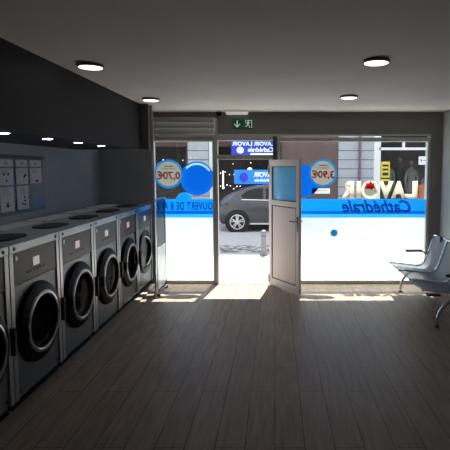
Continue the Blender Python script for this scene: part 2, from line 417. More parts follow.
# emergency light, exit sign, camera dome over the door
em = thing('emergency_light', (-.585, 7.015, CH), 'slim white emergency light bar on ceiling above the exit sign', 'light')
MB().box(-.175, .175, -.03, .03, -.022, 0, .005).build('housing', 'lamp_white', em)
MB().box(-.165, .165, -.024, .024, -.045, -.022, .008).build('cover', 'lamp_white', em)
c0 = at(243, 124, D)
ex = thing('exit_sign', (c0.x, D+.012, c0.z), 'green exit sign with down arrow and running figure above the door', 'sign')
MB().box(-.16, .16, -.014, .0, -.074, .074, .003).build('sign_board', 'sign_green', ex)
ar = MB(); ar.box(-.098, -.082, -.017, -.014, -.035, .055)
ar.prism([(-.09, -.055), (-.14, -.005), (-.128, .005), (-.09, -.033), (-.052, .005), (-.04, -.005)], -.017, -.014)
ar.build('arrow', 'sign_white', ex)
mn = MB(); mn.prism(ellipse(.085, .042, .011, .011, 14), -.0175, -.0140)
for poly in ([(.07, .03), (.092, .026), (.088, -.012), (.066, -.006)], [(.068, -.004), (.08, -.008), (.06, -.036), (.03, -.044), (.03, -.034), (.053, -.028)],
             [(.08, -.006), (.09, -.010), (.104, -.03), (.102, -.058), (.092, -.058), (.093, -.034)], [(.088, .026), (.09, .016), (.115, .010), (.118, .018)], [(.072, .03), (.07, .018), (.05, .002), (.044, .008)]):
    mn.prism(poly, -.0170, -.0140)
mn.build('running_figure', 'sign_white', ex)
MB().prism([(.035, .06), (.142, .06), (.142, -.06), (.118, -.06), (.118, -.05), (.132, -.05), (.132, .05), (.045, .05), (.045, .02), (.035, .02)], -.0165, -.014).build('doorway_symbol', 'sign_white', ex)
pd = at(219, 115, D-.03)
sc = thing('security_camera', (pd.x, D-.04, CH), 'small black dome camera on ceiling beside the emergency light', 'camera')
MB().lathe([(.045, 0), (.045, -.02), (.04, -.025)], n=20).build('base', 'black_plastic', sc, True)
MB().lathe([(.036, -.02), (.035, -.04), (.024, -.056), (.006, -.062)], n=20).build('dome', 'gloss_black', sc, True)

# ------------------------------------------------------------------ washers
def washer():
    r = thing('washing_machine', (0, 0, 0), '', 'washing machine', 'row of front loading washers')
    h = .3775; DZ = .578
    MB().box(-.74, -.03, -h+.02, h-.02, 0, .065).build('plinth', 'rubber_black', r)
    MB().box(-.765, -.22, -h, h, .065, 1.232, .004).box(-.22, -.012, -h, -.33, .065, 1.232).box(-.22, -.012, .33, h, .065, 1.232)\
        .box(-.22, -.012, -.33, .33, .065, .12).box(-.22, -.012, -.33, .33, .97, 1.232).build('cabinet', 'steel', r)
    MB().lathe([(.225, -.014), (.24, -.03), (.24, -.19), (.20, -.205), (.06, -.205), (.05, -.17), (.01, -.165)], 'X', (0, 0, DZ), 40).build('drum', 'drum_dark', r, True)
    MB().box(-.765, -.004, -h, h, 1.2325, 1.258, .006).build('top_panel', 'top_steel', r)
    MB().box(-.74, -.50, -h+.06, h-.06, 1.2585, 1.268, .004).build('rear_cover', 'cover_white', r)
    MB().prism(rrect(-.37, -.13, -.19, .19, .09), 1.2585, 1.272, 'XY').build('hopper_lid', 'lid_dark', r)
    rail = MB().box(-.004, .014, -h, h, 1.196, 1.262, .005).build('top_rail', 'steel_light', r)
    for s in (-1, 1): MB().lathe([(.016, .012), (.015, .018), (.008, .020)], 'X', (0, s*.315, 1.228), 14).build('screw', 'screw_black', rail, True)
    fp = bmesh.new(); rim = []; out = []; n = 64
    for k in range(n):
        q = 2*PI*(k+.5)/n; cx, sz = math.cos(q), math.sin(q)
        lim = min(.326/abs(cx) if abs(cx) > 1e-6 else 9, ((.940-DZ) if sz > 0 else (DZ-.075))/abs(sz) if abs(sz) > 1e-6 else 9)
        rim.append((.235*cx, DZ+.235*sz)); out.append((lim*cx, DZ+lim*sz))
    R = [[fp.verts.new((x, p[0], p[1])) for p in L] for x, L in ((-.002, rim), (-.002, out), (-.012, out), (-.012, rim))]
    for i in range(4):
        for k in range(n): fp.faces.new((R[i][k], R[i][(k+1) % n], R[(i+1) % 4][(k+1) % n], R[(i+1) % 4][k]))
    MB().add(fp).build('front_panel', 'steel', r)
    cpn = MB().box(-.012, .004, -.326, .326, .946, 1.195, .003).build('control_panel', 'panel_brown', r)
    MB().box(.004, .008, -.05, .045, 1.045, 1.115, .002).build('display', 'display', cpn)
    for k in range(6): MB().lathe([(.010, .004), (.009, .009)], 'X', (0, -.13+.052*k, 1.012), 10).build('button', 'button', cpn)
    MB().lathe([(.02, .004), (.02, .008), (.012, .010)], 'X', (0, -.285, 1.15), 16).build('key_lock', 'steel_light', cpn)
    for s in (-1, 1): MB().box(-.012, .010, min(s*.327, s*h), max(s*.327, s*h), .07, 1.195, .004).build('side_trim', 'steel_light', r)
    MB().box(-.03, -.004, -h+.02, h-.02, .066, .075).build('base_trim', 'chrome_dark', r)
    MB().lathe([(.326, -.001), (.326, .010), (.318, .014), (.25, .014), (.235, .008), (.235, -.001)], 'X', (0, 0, DZ), 56, False).build('door_surround', 'rubber_black', r, True)
    d = MB().lathe([(.306, .0), (.316, .008), (.312, .016), (.280, .026), (.255, .032), (.21, .032), (.205, .02), (.205, .0)], 'X', (0, -.30, 0), 56, False).build('door', 'rubber_black', r, True)
    d.location = (.016, .30, DZ)
    MB().lathe([(.216, .028), (.218, .040), (.226, .046), (.240, .045), (.250, .038), (.251, .028)], 'X', (0, -.30, 0), 56, False).build('door_ring', 'ring_silver', d, True)
    MB().lathe([(.216, .034), (.205, .020), (.165, .010), (.10, .004), (.01, .002)], 'X', (0, -.30, 0), 48, False).build('door_glass', 'tinted_glass', d, True)
    MB().box(.020, .058, -.585, -.545, -.055, .055, .012).build('door_handle', 'black_plastic', d)
    MB().lathe([(.02, -.10), (.02, .10)], 'Z', (.045, .005, 0), 14).build('hinge', 'black_plastic', d, True)
    for y in (-.30, .30): MB().box(-.002, .006, y-.018, y+.018, .12, .135).build('vent_clip', 'screw_black', r)
    return r
wl = ['stainless front loading washer cut off by the left picture edge', 'stainless washer with the whole round door showing, nearest the camera',
      'stainless washer directly beside the second from the left picture edge, third along the row', 'stainless washer fourth along the row from left picture edge, below the far end of soffit',
      'stainless washer fifth along the row, next to the one with its door ajar', 'last washer of the row by the window with its black door ajar']
wl[2] = 'stainless washer third along the row from the left picture edge'
w0 = washer(); XF = -1.95
for i in range(6):
    q = w0 if i == 0 else copy_tree(w0)
    q.location = (XF, 2.475+.765*i+.3775, .022); q['label'] = wl[i]
last = q
tag(MB().box(-2.70, -1.875, 2.40, 7.065, 0, .022, .004).build('base_plinth', 'plinth_brown'), 'low grey brown plinth running under the row of washers', 'plinth')
for ch in last.children:
    if ch.name.startswith('door') and 'surround' not in ch.name: ch.rotation_euler = (0, 0, -math.radians(15))

# post and side screen between last washer and window
MB_post = MB().box(-1.715, -1.690, 6.30, 6.33, .006, CH, .002).box(-1.735, -1.67, 6.28, 6.35, 0, .006)
tag(MB_post.build('metal_post', 'aluminium_bright'), 'thin bright metal post from floor to ceiling beside the last washer', 'post')
ss = thing('side_screen', (-1.70, 6.70, 0), 'glossy dark upright side screen with white lower panel between post and left window', 'screen')
MB().prism(rrect(-.345, .20, .03, 1.40, .05), -.012, .004, 'YZ').build('screen_board', 'gloss_navy', ss)
MB().prism([(-.30, .70), (.165, .70)] + [(.165-.09+.09*math.cos(q), .19+.10*math.sin(-q)) for q in (0, .4, .8, 1.2, PI/2)] + [(-.30, .09)], .0045, .010, 'YZ').build('white_panel', 'gloss_white', ss)
MB().tube([(.006, y, z) for y, z in rrect(-.345, .20, .03, 1.40, .05)], .007, 8, True).build('edge_trim', 'chrome', ss, True)
for y in (-.30, .15): MB().box(-.05, .04, y-.02, y+.02, 0, .032, .004).build('foot', 'chrome_dark', ss)

# ------------------------------------------------------------------ notice board and its sheets
nb = thing('notice_board', (XL, 4.87, 1.66), 'clear acrylic notice board on the left wall above the washers', 'board')
MB().box(.004, .010, -.45, .45, -.30, .29, .001).build('board_panel', 'acrylic', nb)
MB().box(.0, .018, -.46, .46, .29, .325, .004).build('top_rail', 'black_plastic', nb)
for y, z in ((-.42, .25), (.42, .25), (-.42, -.27), (.42, -.27)): MB().lathe([(.011, 0), (.011, .016), (.008, .020)], 'X', (0, y, z), 12).build('standoff', 'chrome', nb, True)
cols = [(4.455, 4.705), (4.745, 4.985), (5.015, 5.275)]
rowz = {'top': (1.865, 1.945), 'middle': (1.675, 1.855), 'bottom': (1.405, 1.665)}
names = {0: 'left', 1: 'centre', 2: 'right'}
for rw in ('top', 'middle', 'bottom'):
    for ci in range(3):
        if rw == 'bottom' and ci == 2: continue
        y0, y1 = cols[ci]; z0, z1 = rowz[rw]
        kind = {'top': 'small header strip of paper', 'middle': 'printed notice sheet', 'bottom': 'tall printed instruction sheet'}[rw]
        t = thing('notice_sheet', (XL+.0115, (y0+y1)/2, z0), '%s in %s column of the notice board, %s row' % (kind, names[ci], rw), 'notice', 'papers on the notice board')
        hw = (y1-y0)/2-.006; hh = z1-z0-.008
        MB().box(-.0005, .001, -hw, hw, 0, hh).build('paper', 'paper', t)
        k = MB()
        if rw == 'top': k.box(.001, .0016, -.03, .03, .025, .045)
        else:
            for j in range(3 if rw == 'middle' else 5): k.box(.001, .0016, -hw*.7, hw*random.uniform(.2, .7), hh-.02-.016*j, hh-.014-.016*j)
        k.build('text_lines', 'ink_grey', t)
        if rw != 'top':
            k = MB()
            pts = {('middle', 0): [(-.04, .11), (.03, .11), (0, .045)], ('middle', 1): [(.05, .09), (.065, .1), (.035, .08)], ('middle', 2): [(.0, .03), (.03, .03)],
                   ('bottom', 0): [(-.01, .06), (.01, .055), (0, .08)], ('bottom', 1): [(.03, .13), (.035, .09), (-.01, .06), (.03, .05)]}[(rw, ci)]
            for y, z in pts: MB().box(.001, .0017, y-.014, y+.014, z-.012, z+.012).build('pictogram', 'ink', t)

# ------------------------------------------------------------------ waiting bench
BX = 0.0
bench = thing('beam_bench', (2.1, 5.86, 0), 'three seat perforated steel waiting bench with chrome frame along the right wall', 'bench')
prof = [(-.40, .435), (-.385, .447), (-.30, .440), (-.15, .422), (-.02, .408), (.06, .412), (.115, .45), (.155, .53), (.19, .63), (.225, .74), (.25, .82), (.262, .855)]
def shell(y0, y1):
    t = bmesh.new(); th = .006; rings = []
    N = len(prof); up = []
    for i in range(N):
        a = Vector((*prof[max(i-1, 0)], 0)); b = Vector((*prof[min(i+1, N-1)], 0)); d = (b-a).normalized(); up.append((-d.y, d.x))
    rows = []
    for i, (x, z) in enumerate(prof):
        nx, nz = up[i]
        rows.append([t.verts.new((x, y0, z)), t.verts.new((x, y1, z)), t.verts.new((x-nx*th, y1, z-nz*th)), t.verts.new((x-nx*th, y0, z-nz*th))])
    for a, b in zip(rows, rows[1:]):
        for k in range(4): t.faces.new((a[k], a[(k+1) % 4], b[(k+1) % 4], b[k]))
    t.faces.new(rows[0][::-1]); t.faces.new(rows[-1])
    m = MB(); m.add(t); return m
MB().box(-.035, .035, -.80, .80, .335, .375, .006).build('beam', 'chrome_dark', bench)
for k, yc in enumerate((-.515, 0., .515)):
    y0, y1 = yc-.235, yc+.235
    sh = shell(y0, y1).build('seat', 'perforated_steel', bench, True)
    for y in (y0-.008, y1+.008): MB().tube([(x, y, z) for x, z in prof], .011, 8).build('side_tube', 'chrome', sh, True)
    MB().tube([(.262, y0-.008, .855), (.266, y0+.02, .866), (.266, y1-.02, .866), (.262, y1+.008, .855)], .011, 8).build('top_tube', 'chrome', sh, True)
    MB().box(.235, .285, y0+.16, y1-.16, .79, .88, .012).build('head_cap', 'blue_plastic', sh)
    MB().box(-.06, .06, yc-.15, yc-.11, .373, .408, .004).box(-.06, .06, yc+.11, yc+.15, .373, .408, .004).build('bracket', 'chrome_dark', sh)
for y in (-.745, .775):
    pts = [(-.215, y, .012), (-.212, y, .09), (-.185, y, .185), (-.12, y, .27), (-.02, y, .325), (.06, y, .325), (.16, y, .27), (.27, y, .15), (.33, y, .05), (.34, y, .012)]
    lg = MB().tube(pts, .019, 12).build('leg', 'chrome', bench, True)
    for x in (-.215, .34): MB().lathe([(.03, 0), (.03, .01), (.022, .016)], 'Z', (x, y, 0), 16).build('foot_pad', 'black_plastic', lg, True)
for y in (-.79, .79):
    a = MB().tube([(.185, y*.965, .53), (.165, y, .56), (.12, y, .60), (.06, y, .612), (-.14, y, .608)], .011, 10).build('armrest', 'chrome_dark', bench, True)
    MB().box(-.15, .10, y-.022, y+.022, .618, .634, .006).build('arm_pad', 'black_plastic', a)
MB().box(-.355, -.20, -.815, -.752, .385, .405, .005).build('end_cap', 'blue_plastic', bench)

# ------------------------------------------------------------------ films, stickers and lettering on the glass (inner face of the panes)
YS = 7.1205
def ex_(px, py=190): return at(px, py, YS).x
def ez_(py, px=275): return at(px, py, YS).z
zb1, zb0 = ez_(199), ez_(217.5)
zs1, zs0 = ez_(211), ez_(214)
# left window: X -1.89..-.98 ; right: .08..2.385
for x0, x1, side in ((-1.885, -.983, 'left'), (.078, 2.388, 'right')):
    tag(MB().quad([(x0, YS, .058), (x1, YS, .058), (x1, YS, zb0-.002), (x0, YS, zb0-.002)]).build('frosted_film', 'frosted_film'), 'white frosted film on the lower half of the %s shop window' % side, 'window film', 'frosted window films')
    b = thing('blue_band', ((x0+x1)/2, YS, (zb0+zb1)/2), 'blue vinyl band %s' % ('on left window with opening hours above the frosted film' if side == 'left' else 'on right window with cursive-like lettering above the frosted film'), 'sticker', 'blue vinyl bands')
    b['label'] = 'blue vinyl band with dark stripe across the %s shop window' % side
    cx, cz = (x0+x1)/2, (zb0+zb1)/2; w = (x1-x0)/2
    MB().box(-w, w, -.001, 0, zs1-cz, zb1-cz).build('upper_band', 'blue_film', b)
    MB().box(-w, w, -.001, 0, zs0-cz, zs1-cz).build('dark_stripe', 'blue_dark_film', b)
    MB().box(-w, w, -.001, 0, zb0-cz, zs0-cz).build('lower_band', 'blue_light_film', b)
def lettering(name, body, x0, x1, z0, z1, y, m, label, group=None, **k):
    loc = ((x0+x1)/2, y, z0)
    o = text(name, body, x0, x1, z0, z1, y, m, None, loc=loc, **k); o.location = loc
    return tag(o, label, 'lettering', group)
lettering('opening_hours_lettering', 'OUVERT DE 8 A', ex_(163.5), ex_(212.5), ez_(210), ez_(202), YS-.0032, 'text_blue', 'dark blue mirrored opening hours lettering OUVERT DE 8 A on left blue band', offset=.022, spacing=1.15)
lettering('script_lettering', 'Cathédrale', ex_(342), ex_(411), ez_(212.5), ez_(200), YS-.0032, 'text_blue', 'dark blue slanted mirrored lettering Cathédrale on right blue band', shear=.35, offset=.022)
# LAVOIR: letters, the O holds a red and grey emblem
lv = thing('shop_name_lettering', (ex_(378), YS, ez_(198.5)), 'large cream mirrored lettering LAVOIR above right blue band', 'lettering')
zl0, zl1 = ez_(198.5), ez_(181)
for ch, a, b_ in (('L', 405, 417.5), ('A', 391, 406), ('V', 378.5, 393.5), ('I', 356.5, 360.8), ('R', 341.5, 354)):
    text('letter', ch, ex_(a), ex_(b_), zl0, zl1, YS-.0012, 'cream_film', lv, offset=.06, loc=lv.location)
oc = Vector((ex_(370.3), 0, (zl0+zl1)/2))-Vector((lv.location.x, 0, lv.location.z)); ro = (zl1-zl0)/2+.006
def annulus(cx, cz, r1, r0, y0, y1, n=48, rz=1.):
    t = bmesh.new(); R = []
    for r, y in ((r1, y0), (r0, y0), (r0, y1), (r1, y1)): R.append([t.verts.new((cx+r*math.cos(2*PI*k/n), y, cz+r*rz*math.sin(2*PI*k/n))) for k in range(n)])
    for i in range(4):
        a, b = R[i], R[(i+1) % 4]
        for k in range(n): t.faces.new((a[k], a[(k+1) % n], b[(k+1) % n], b[k]))
    m = MB(); m.add(t); return m
annulus(oc.x, oc.z, ro, ro*.70, -.0012, 0).build('letter', 'cream_film', lv)
MB().prism(ellipse(oc.x, oc.z-.01, ro*.66, ro*.62), -.001, 0).build('emblem_disc', 'grey_film', lv)
rb = [(-.10, .02), (-.12, .06), (-.09, .08), (-.10, .12), (-.05, .11), (-.02, .15), (.01, .11), (.05, .12), (.04, .07), (.06, .04), (.02, .03), (0, 0), (-.04, .02)]
MB().prism([(oc.x+.02+x*.95, oc.z+z*.95-.005) for x, z in rb], -.0035, -.0018).build('emblem_flower', 'red_film', lv)
MB().prism([(oc.x+.075+.05*math.cos(q), oc.z-.02+.05*math.sin(q)) for q in [k*PI/8-PI/2 for k in range(9)]]+[(oc.x+.06+.02*math.cos(q), oc.z-.02+.03*math.sin(q)) for q in [PI/2-k*PI/8 for k in range(9)]], -.0035, -.0018).build('emblem_swirl', 'white_film', lv)

def price_disc(px, py, r_px, digits, label):
    c = at(px, py, YS); r = r_px*c.y/450
    t = thing('price_sticker', (c.x, YS, c.z), label, 'sticker', 'round price stickers')
    annulus(0, 0, r*1.0, r*.86, -.001, 0).build('rim', 'rim_film', t)
    MB().prism(ellipse(0, 0, r*.858, r*.858, 48), -.001, 0).build('disc', 'grey_film', t)
    text('digits', digits, c.x-r*.80, c.x+r*.80, c.z-r*.46, c.z+r*.20, YS-.0032, 'red_text', t, offset=.03, loc=t.location)
    MB().box(-r*.3, r*.32, -.0035, -.0018, r*.50, r*.57).box(-r*.45, r*.45, -.0035, -.0018, r*.33, r*.38).build('small_print', 'grey_text', t)
    return c.x, c.z, r*1.01
pl_ = price_disc(168.5, 174, 14.5, '0,70€', 'round price sticker 0,70€ on left window')
pr_ = price_disc(323, 173, 14.0, '3,90€', 'round price sticker 3,90€ on right window')
def bubble(px, py, rx, y0, m, label, crescent=True, ring=False, clear=None):
    y0 = .0
    c = at(px, py, YS); r = rx*c.y/450
    t = thing('bubble_sticker', (c.x, YS-y0, c.z), label, 'sticker', 'blue bubble stickers')
    if ring:
        lo = zb1+.003-c.z; q0 = math.asin(max(-1, min(1, lo/r))); qs = [q0+(PI-2*q0)*k/30 for k in range(31)]
        MB().prism([(r*math.cos(q), r*math.sin(q)) for q in qs]+[(r*.93*math.cos(q), max(lo, r*.93*math.sin(q))) for q in qs[::-1]], -.001, 0).build('outline', 'blue_light_film', t)
        MB().prism([(r*.925*math.cos(q), max(lo, r*.925*math.sin(q))) for q in qs], -.001, 0).build('disc', m, t)
    else:
        pl = []
        for x, z in ellipse(0, 0, r, r, 90):
            for q in clear or ():
                d = Vector((x, z))-Vector((q[0]-c.x, q[1]-c.z))
                if d.length < q[2]: d = d.normalized()*q[2]; x, z = q[0]-c.x+d.x, q[1]-c.z+d.y
            pl.append((x, z))
        if not crescent: MB().prism(pl, -.001, 0).build('disc', m, t)
        else:
            k_ = .80; MB().prism([(x*k_, z*k_) for x, z in pl], -.001, 0).build('disc', m, t)
            hi = lambda i: 7 < i < 34
            def band(a, b, sel):
                tb = bmesh.new(); n_ = len(pl)
                for i in range(n_):
                    if not sel(i): continue
                    p, q = pl[i], pl[(i+1) % n_]
                    tb.faces.new([tb.verts.new((u[0]*w, 0, u[1]*w)) for u, w in ((p, b), (q, b), (q, a), (p, a))])
                bmesh.ops.remove_doubles(tb, verts=list(tb.verts), dist=1e-5)
                mb = MB(); mb.add(tb); return mb.bm
            o_ = MB(); o_.bm.free(); o_.bm = band(.91, 1., lambda i: True)
            x_ = band(.80, .91, lambda i: not hi(i)); me_ = bpy.data.meshes.new('tmp'); x_.to_mesh(me_); x_.free(); o_.bm.from_mesh(me_); bpy.data.meshes.remove(me_)
            bmesh.ops.remove_doubles(o_.bm, verts=list(o_.bm.verts), dist=1e-5); o_.build('border', 'bubble_edge_film', t)
            h_ = MB(); h_.bm.free(); h_.bm = band(.80, .91, hi); h_.build('highlight', 'pale_blue_film', t)
    return t
bubble(197, 178.5, 17, .0045, 'bubble_film', 'large dark blue bubble sticker in the left window', clear=[pl_])
bubble(184.5, 201, 8.5, .0085, 'blue_film', 'small outlined blue bubble sticker below the large one, left window', False, True)
bubble(304, 181, 16, .0085, 'bubble_film', 'large blue bubble sticker beside the 3,90€ price sticker, behind the open door', False, clear=[pr_])
bubble(334, 233, 3.6, .004, 'blue_light_film', 'tiny blue dot sticker alone on frosted film of right window', False)
tg = at(321, 191, YS)
t = thing('paper_tag', (tg.x, YS, tg.z), 'small white paper tag under the 3,90€ price sticker', 'sticker')
MB().box(-.14, .14, -.001, 0, -.04, .04).build('paper', 'white_film', t)
MB().box(-.11, .11, -.003, -.0015, .008, .018).box(-.08, .08, -.003, -.0015, -.02, -.012).build('text_lines', 'grey_text', t)

# ------------------------------------------------------------------ street
struct('pavement', MB().box(-16, 16, 7.25, 9.75, -.3, -.03), 'pavement_stone')
struct('kerb', MB().box(-16, 16, 9.75, 9.95, -.3, -.035, .015), 'kerb_stone')
struct('gutter_strip', MB().box(-16, 16, 9.95, 10.5, -.4, -.14), 'asphalt')
struct('cobble_strip', MB().box(-16, 16, 10.5, 11.5, -.4, -.139), 'cobble')
struct('road', MB().box(-16, 16, 11.5, 15.6, -.4, -.14), 'asphalt')
struct('far_pavement', MB().box(-16, 16, 15.6, 18.0, -.4, -.02), 'stone_plain')

struct('facade', MB().box(-16, 16, 6.9, 7.25, CH+.2, 15).box(-16, XL-.15, 6.9, 7.25, -.03, CH+.2).box(XR+.15, 16, 6.9, 7.25, -.03, CH+.2), 'facade_stone')
# bollard
bo = thing('bollard', (-.245, 9.55, -.03), 'short grey metal bollard at the kerb outside the door', 'bollard')
MB().lathe([(.085, 0), (.085, .06), (.07, .085), (.06, .10)], n=20).build('base', 'bollard_metal', bo, True)
MB().lathe([(.055, .10), (.05, .40), (.062, .41), (.062, .44), (.05, .45)], n=20).build('shaft', 'bollard_metal', bo, True)
MB().lathe([(.05, .45), (.068, .475), (.068, .51), (.05, .545), (.015, .56)], n=20).build('cap', 'bollard_metal', bo, True)

# parked hatchback: nose towards +X, near side at y=0 of the thing
car = thing('parked_car', (-1.79, 13.9, -.14), 'dark grey five door hatchback parked across the street', 'car')
stations = [  # x, half width, bottom, belt, roof
    (0.00, .62, .42, .80, .82), (.04, .74, .30, .86, .90), (.14, .80, .24, .93, 1.05), (.40, .85, .22, .98, 1.19), (.70, .86, .22, .99, 1.325), (1.1, .87, .21, .97, 1.41),
    (1.6, .875, .21, .955, 1.44), (2.1, .875, .21, .945, 1.40), (2.5, .875, .21, .94, 1.24), (2.95, .87, .21, .93, .985), (3.3, .86, .22, .89, .91), (3.7, .82, .23, .80, .82), (3.95, .72, .26, .66, .68), (4.04, .60, .34, .55, .56)]
t = bmesh.new(); rows = []
for x, w, zb, be, ro_ in stations:
    hw = w*.90 if ro_-be < .06 else w*.90-(ro_-be)*.30
    half = [(0, zb), (w*.86, zb), (w*.985, zb+.10), (w, .55 if be > .6 else (zb+be)/2), (w*.985, be-.05 if be-.05 > zb+.15 else be), (w*.955, be), (hw, ro_-.035), (hw*.86, ro_-.008), (0, ro_)]
    ring = [(-a, b) for a, b in half] + [(a, b) for a, b in half[-2:0:-1]]
    rows.append([t.verts.new((x, .875+a, b)) for a, b in ring])
n = len(rows[0])
for a, b in zip(rows, rows[1:]):
    for k in range(n): t.faces.new((a[k], a[(k+1) % n], b[(k+1) % n], b[k]))
t.faces.new(rows[0][::-1]); t.faces.new(rows[-1])
m = MB(); m.add(t); body = m.build('car_body', 'car_paint', car, True)
def side_y(x, z):   # near-side surface of the body at (x, z)
    for a, b in zip(stations, stations[1:]):
        if a[0] <= x <= b[0]:
            f = (x-a[0])/(b[0]-a[0]); w, zb, be, ro_ = [a[i]+(b[i]-a[i])*f for i in (1, 2, 3, 4)]
            top = w*.90-(ro_-be)*.30
            if z <= be: return .875-w*.96 if z > be-.06 else .875-w
            return .875-(w*.955+(top-w*.955)*min(1, (z-be)/max(.03, ro_-.035-be)))
    return 0
def side_patch(name, poly, mname, off=.012, parent=None):
    for s in (0, 1):
        t = bmesh.new(); A = []; B = []
        for x, z in poly:
            y = side_y(x, z)-off
            A.append(t.verts.new((x, y if s == 0 else 1.75-y, z))); B.append(t.verts.new((x, y+.03 if s == 0 else 1.75-y-.03, z)))
        t.faces.new(A); t.faces.new(B[::-1]); k = len(poly)
        for i in range(k): t.faces.new((A[i], A[(i+1) % k], B[(i+1) % k], B[i]))
        mm = MB(); mm.add(t); mm.build(name, mname, parent or car)
side_patch('side_window', [(.80, 1.04), (1.42, 1.01), (1.42, 1.36), (1.15, 1.345), (.92, 1.28), (.74, 1.14)], 'car_glass')
side_patch('side_window', [(1.50, 1.01), (2.45, .99), (2.20, 1.27), (1.95, 1.355), (1.50, 1.36)], 'car_glass')
side_patch('window_trim', [(.75, 1.0), (2.5, .965), (2.5, .985), (.75, 1.025)], 'alloy', .014)
side_patch('tail_light', [(.05, .78), (.30, .86), (.34, .92), (.10, .90)], 'car_glass', .02)
side_patch('door_line', [(1.455, .32), (1.467, .32), (1.467, 1.0), (1.455, 1.0)], 'tyre', .004)
side_patch('door_grip', [(.80, .87), (1.0, .875), (1.0, .905), (.80, .90)], 'chrome_dark', .03)
side_patch('sill_strip', [(1.0, .24), (2.75, .24), (2.75, .29), (1.0, .29)], 'alloy', .012)
for s, yy in ((-1, .0), (1, 1.75)):
    for x in (.62, 3.16):
        MB().lathe([(.385, -.012), (.385, .06)] if s < 0 else [(.385, -.06), (.385, .012)], 'Y', (x, yy, .32), 40).build('wheel_arch', 'tyre', car, True)
        wh = MB().lathe([(.20, -.03), (.30, -.035), (.318, -.02), (.322, .10), (.30, .17), (.20, .17)], 'Y', (x, yy-.012 if s < 0 else yy-.128, .322), 40).build('wheel', 'tyre', car, True)
        yo = yy-.050 if s < 0 else yy+.050
        rim = annulus(x, .322, .232, .205, min(yo, yo-s*.03), max(yo, yo-s*.03), 40)
        for k in range(5):
            q = 2*PI*k/5+.3
            for dq in (-.17, .17):
                p0 = Vector((x+.04*math.cos(q+dq*2), yo-s*.006, .322+.04*math.sin(q+dq*2))); p1 = Vector((x+.215*math.cos(q+dq), yo-s*.01, .322+.215*math.sin(q+dq)))
                rim.tube([p0, p1], .019, 6)
        rim.lathe([(.05, -.01), (.05, .01)], 'Y', (x, yo, .322), 16)
        rim.build('alloy_rim', 'alloy', wh, True)
MB().box(-.02, .10, .25, 1.5, .35, .52, .02).build('rear_bumper', 'tyre', car)

# ------------------------------------------------------------------ opposite building
YF = 18.0
TOP = 17.7
bd = thing('shop_building', (0, YF, 0), 'tall shaded stone building with shops across the street', 'building')
MB().box(-16, 16, 1.8, 8, -.02, TOP).box(-16, 16, 0, 1.8, 3.25, TOP).box(-16, -6.6, 0, 1.8, -.02, 3.25).box(7.1, 16, 0, 1.8, -.02, 3.25).build('wall', 'stone_plain', bd)
MB().prism([(-.4, TOP), (8.3, TOP), (6, TOP+.5), (2.5, TOP+.35)], -16, 16, 'YZ').build('roof', 'roof_slate', bd)
MB().box(-3.46, -2.64, -.05, 1.8, -.02, 3.25).build('pilaster', 'stone_courses', bd)
MB().box(2.52, 3.93, -.05, 1.8, -.02, 3.25).build('pilaster', 'stone_courses', bd)
MB().box(.28, 2.52, -.02, 1.8, -.02, 3.25).build('plaster_panel', 'plaster_brown', bd)
MB().box(-2.62, -2.42, -.06, .3, -.02, 3.25).build('downpipe_casing', 'pale_green', bd)
for x0, x1, mname in ((-6.6, -3.46, 'shop_brown'), (-2.42, .28, 'shop_brown'), (4.12, 7.1, 'white_paint')):
    f = MB().box(x0, x0+.08, -.03, .08, -.02, 3.25).box(x1-.08, x1, -.03, .08, -.02, 3.25).box(x0, x1, -.03, .08, -.02, .45)
    if mname == 'white_paint': f.box(x0, x1, -.03, .08, 2.88, 2.96).box(x0, x1, -.03, .08, 2.56, 2.66).box(5.06, 5.16, -.02, .07, 2.66, 2.9).box(6.0, 6.06, -.02, .07, .45, 2.9)
    else: f.box(x0, x1, -.06, .1, 2.75, 3.25).box(x0, x1, -.08, .1, 2.70, 2.75)
    fr = f.build('shop_front', mname, bd)
    MB().box(x0+.08, x1-.08, .03, .036, .45, 2.88).build('pane', 'shop_glass', fr)
MB().box(-6.6, 7.1, 1.72, 1.79, -.02, 3.25).build('inner_wall', 'shop_interior', bd)
MB().box(-6.5, -3.5, 1.60, 1.71, -.02, 3.25).box(-2.4, .25, 1.60, 1.71, -.02, 3.25).build('inner_panel', 'shop_dark', bd)
MB().box(-6.55, -3.5, .12, .2, 2.78, 2.84).build('fascia_trim', 'white_paint', bd)
MB().box(3.93, 4.12, -.05, .3, -.02, 3.25).build('window_post', 'white_paint', bd)
for x in [-13+2.6*k for k in range(11)]:
    for z in (5, 8.6, 12.2): 
        wq = MB().box(x-.55, x+.55, -.04, .02, z, z+1.9).build('upper_window', 'white_paint', bd)
        MB().box(x-.47, x+.47, -.05, -.04, z+.08, z+1.82).build('pane', 'car_glass', wq)
pp = thing('drainpipe', (3.36, YF-.12, -.02), 'dull purple drainpipe on the grey stone facade across the street', 'pipe')
MB().lathe([(.05, 0), (.05, 3.25)], n=14).build('pipe', 'purple_pipe', pp, True)
for z in (.8, 2.45): MB().lathe([(.065, z), (.065, z+.06)], n=14).build('bracket', 'purple_pipe', pp)
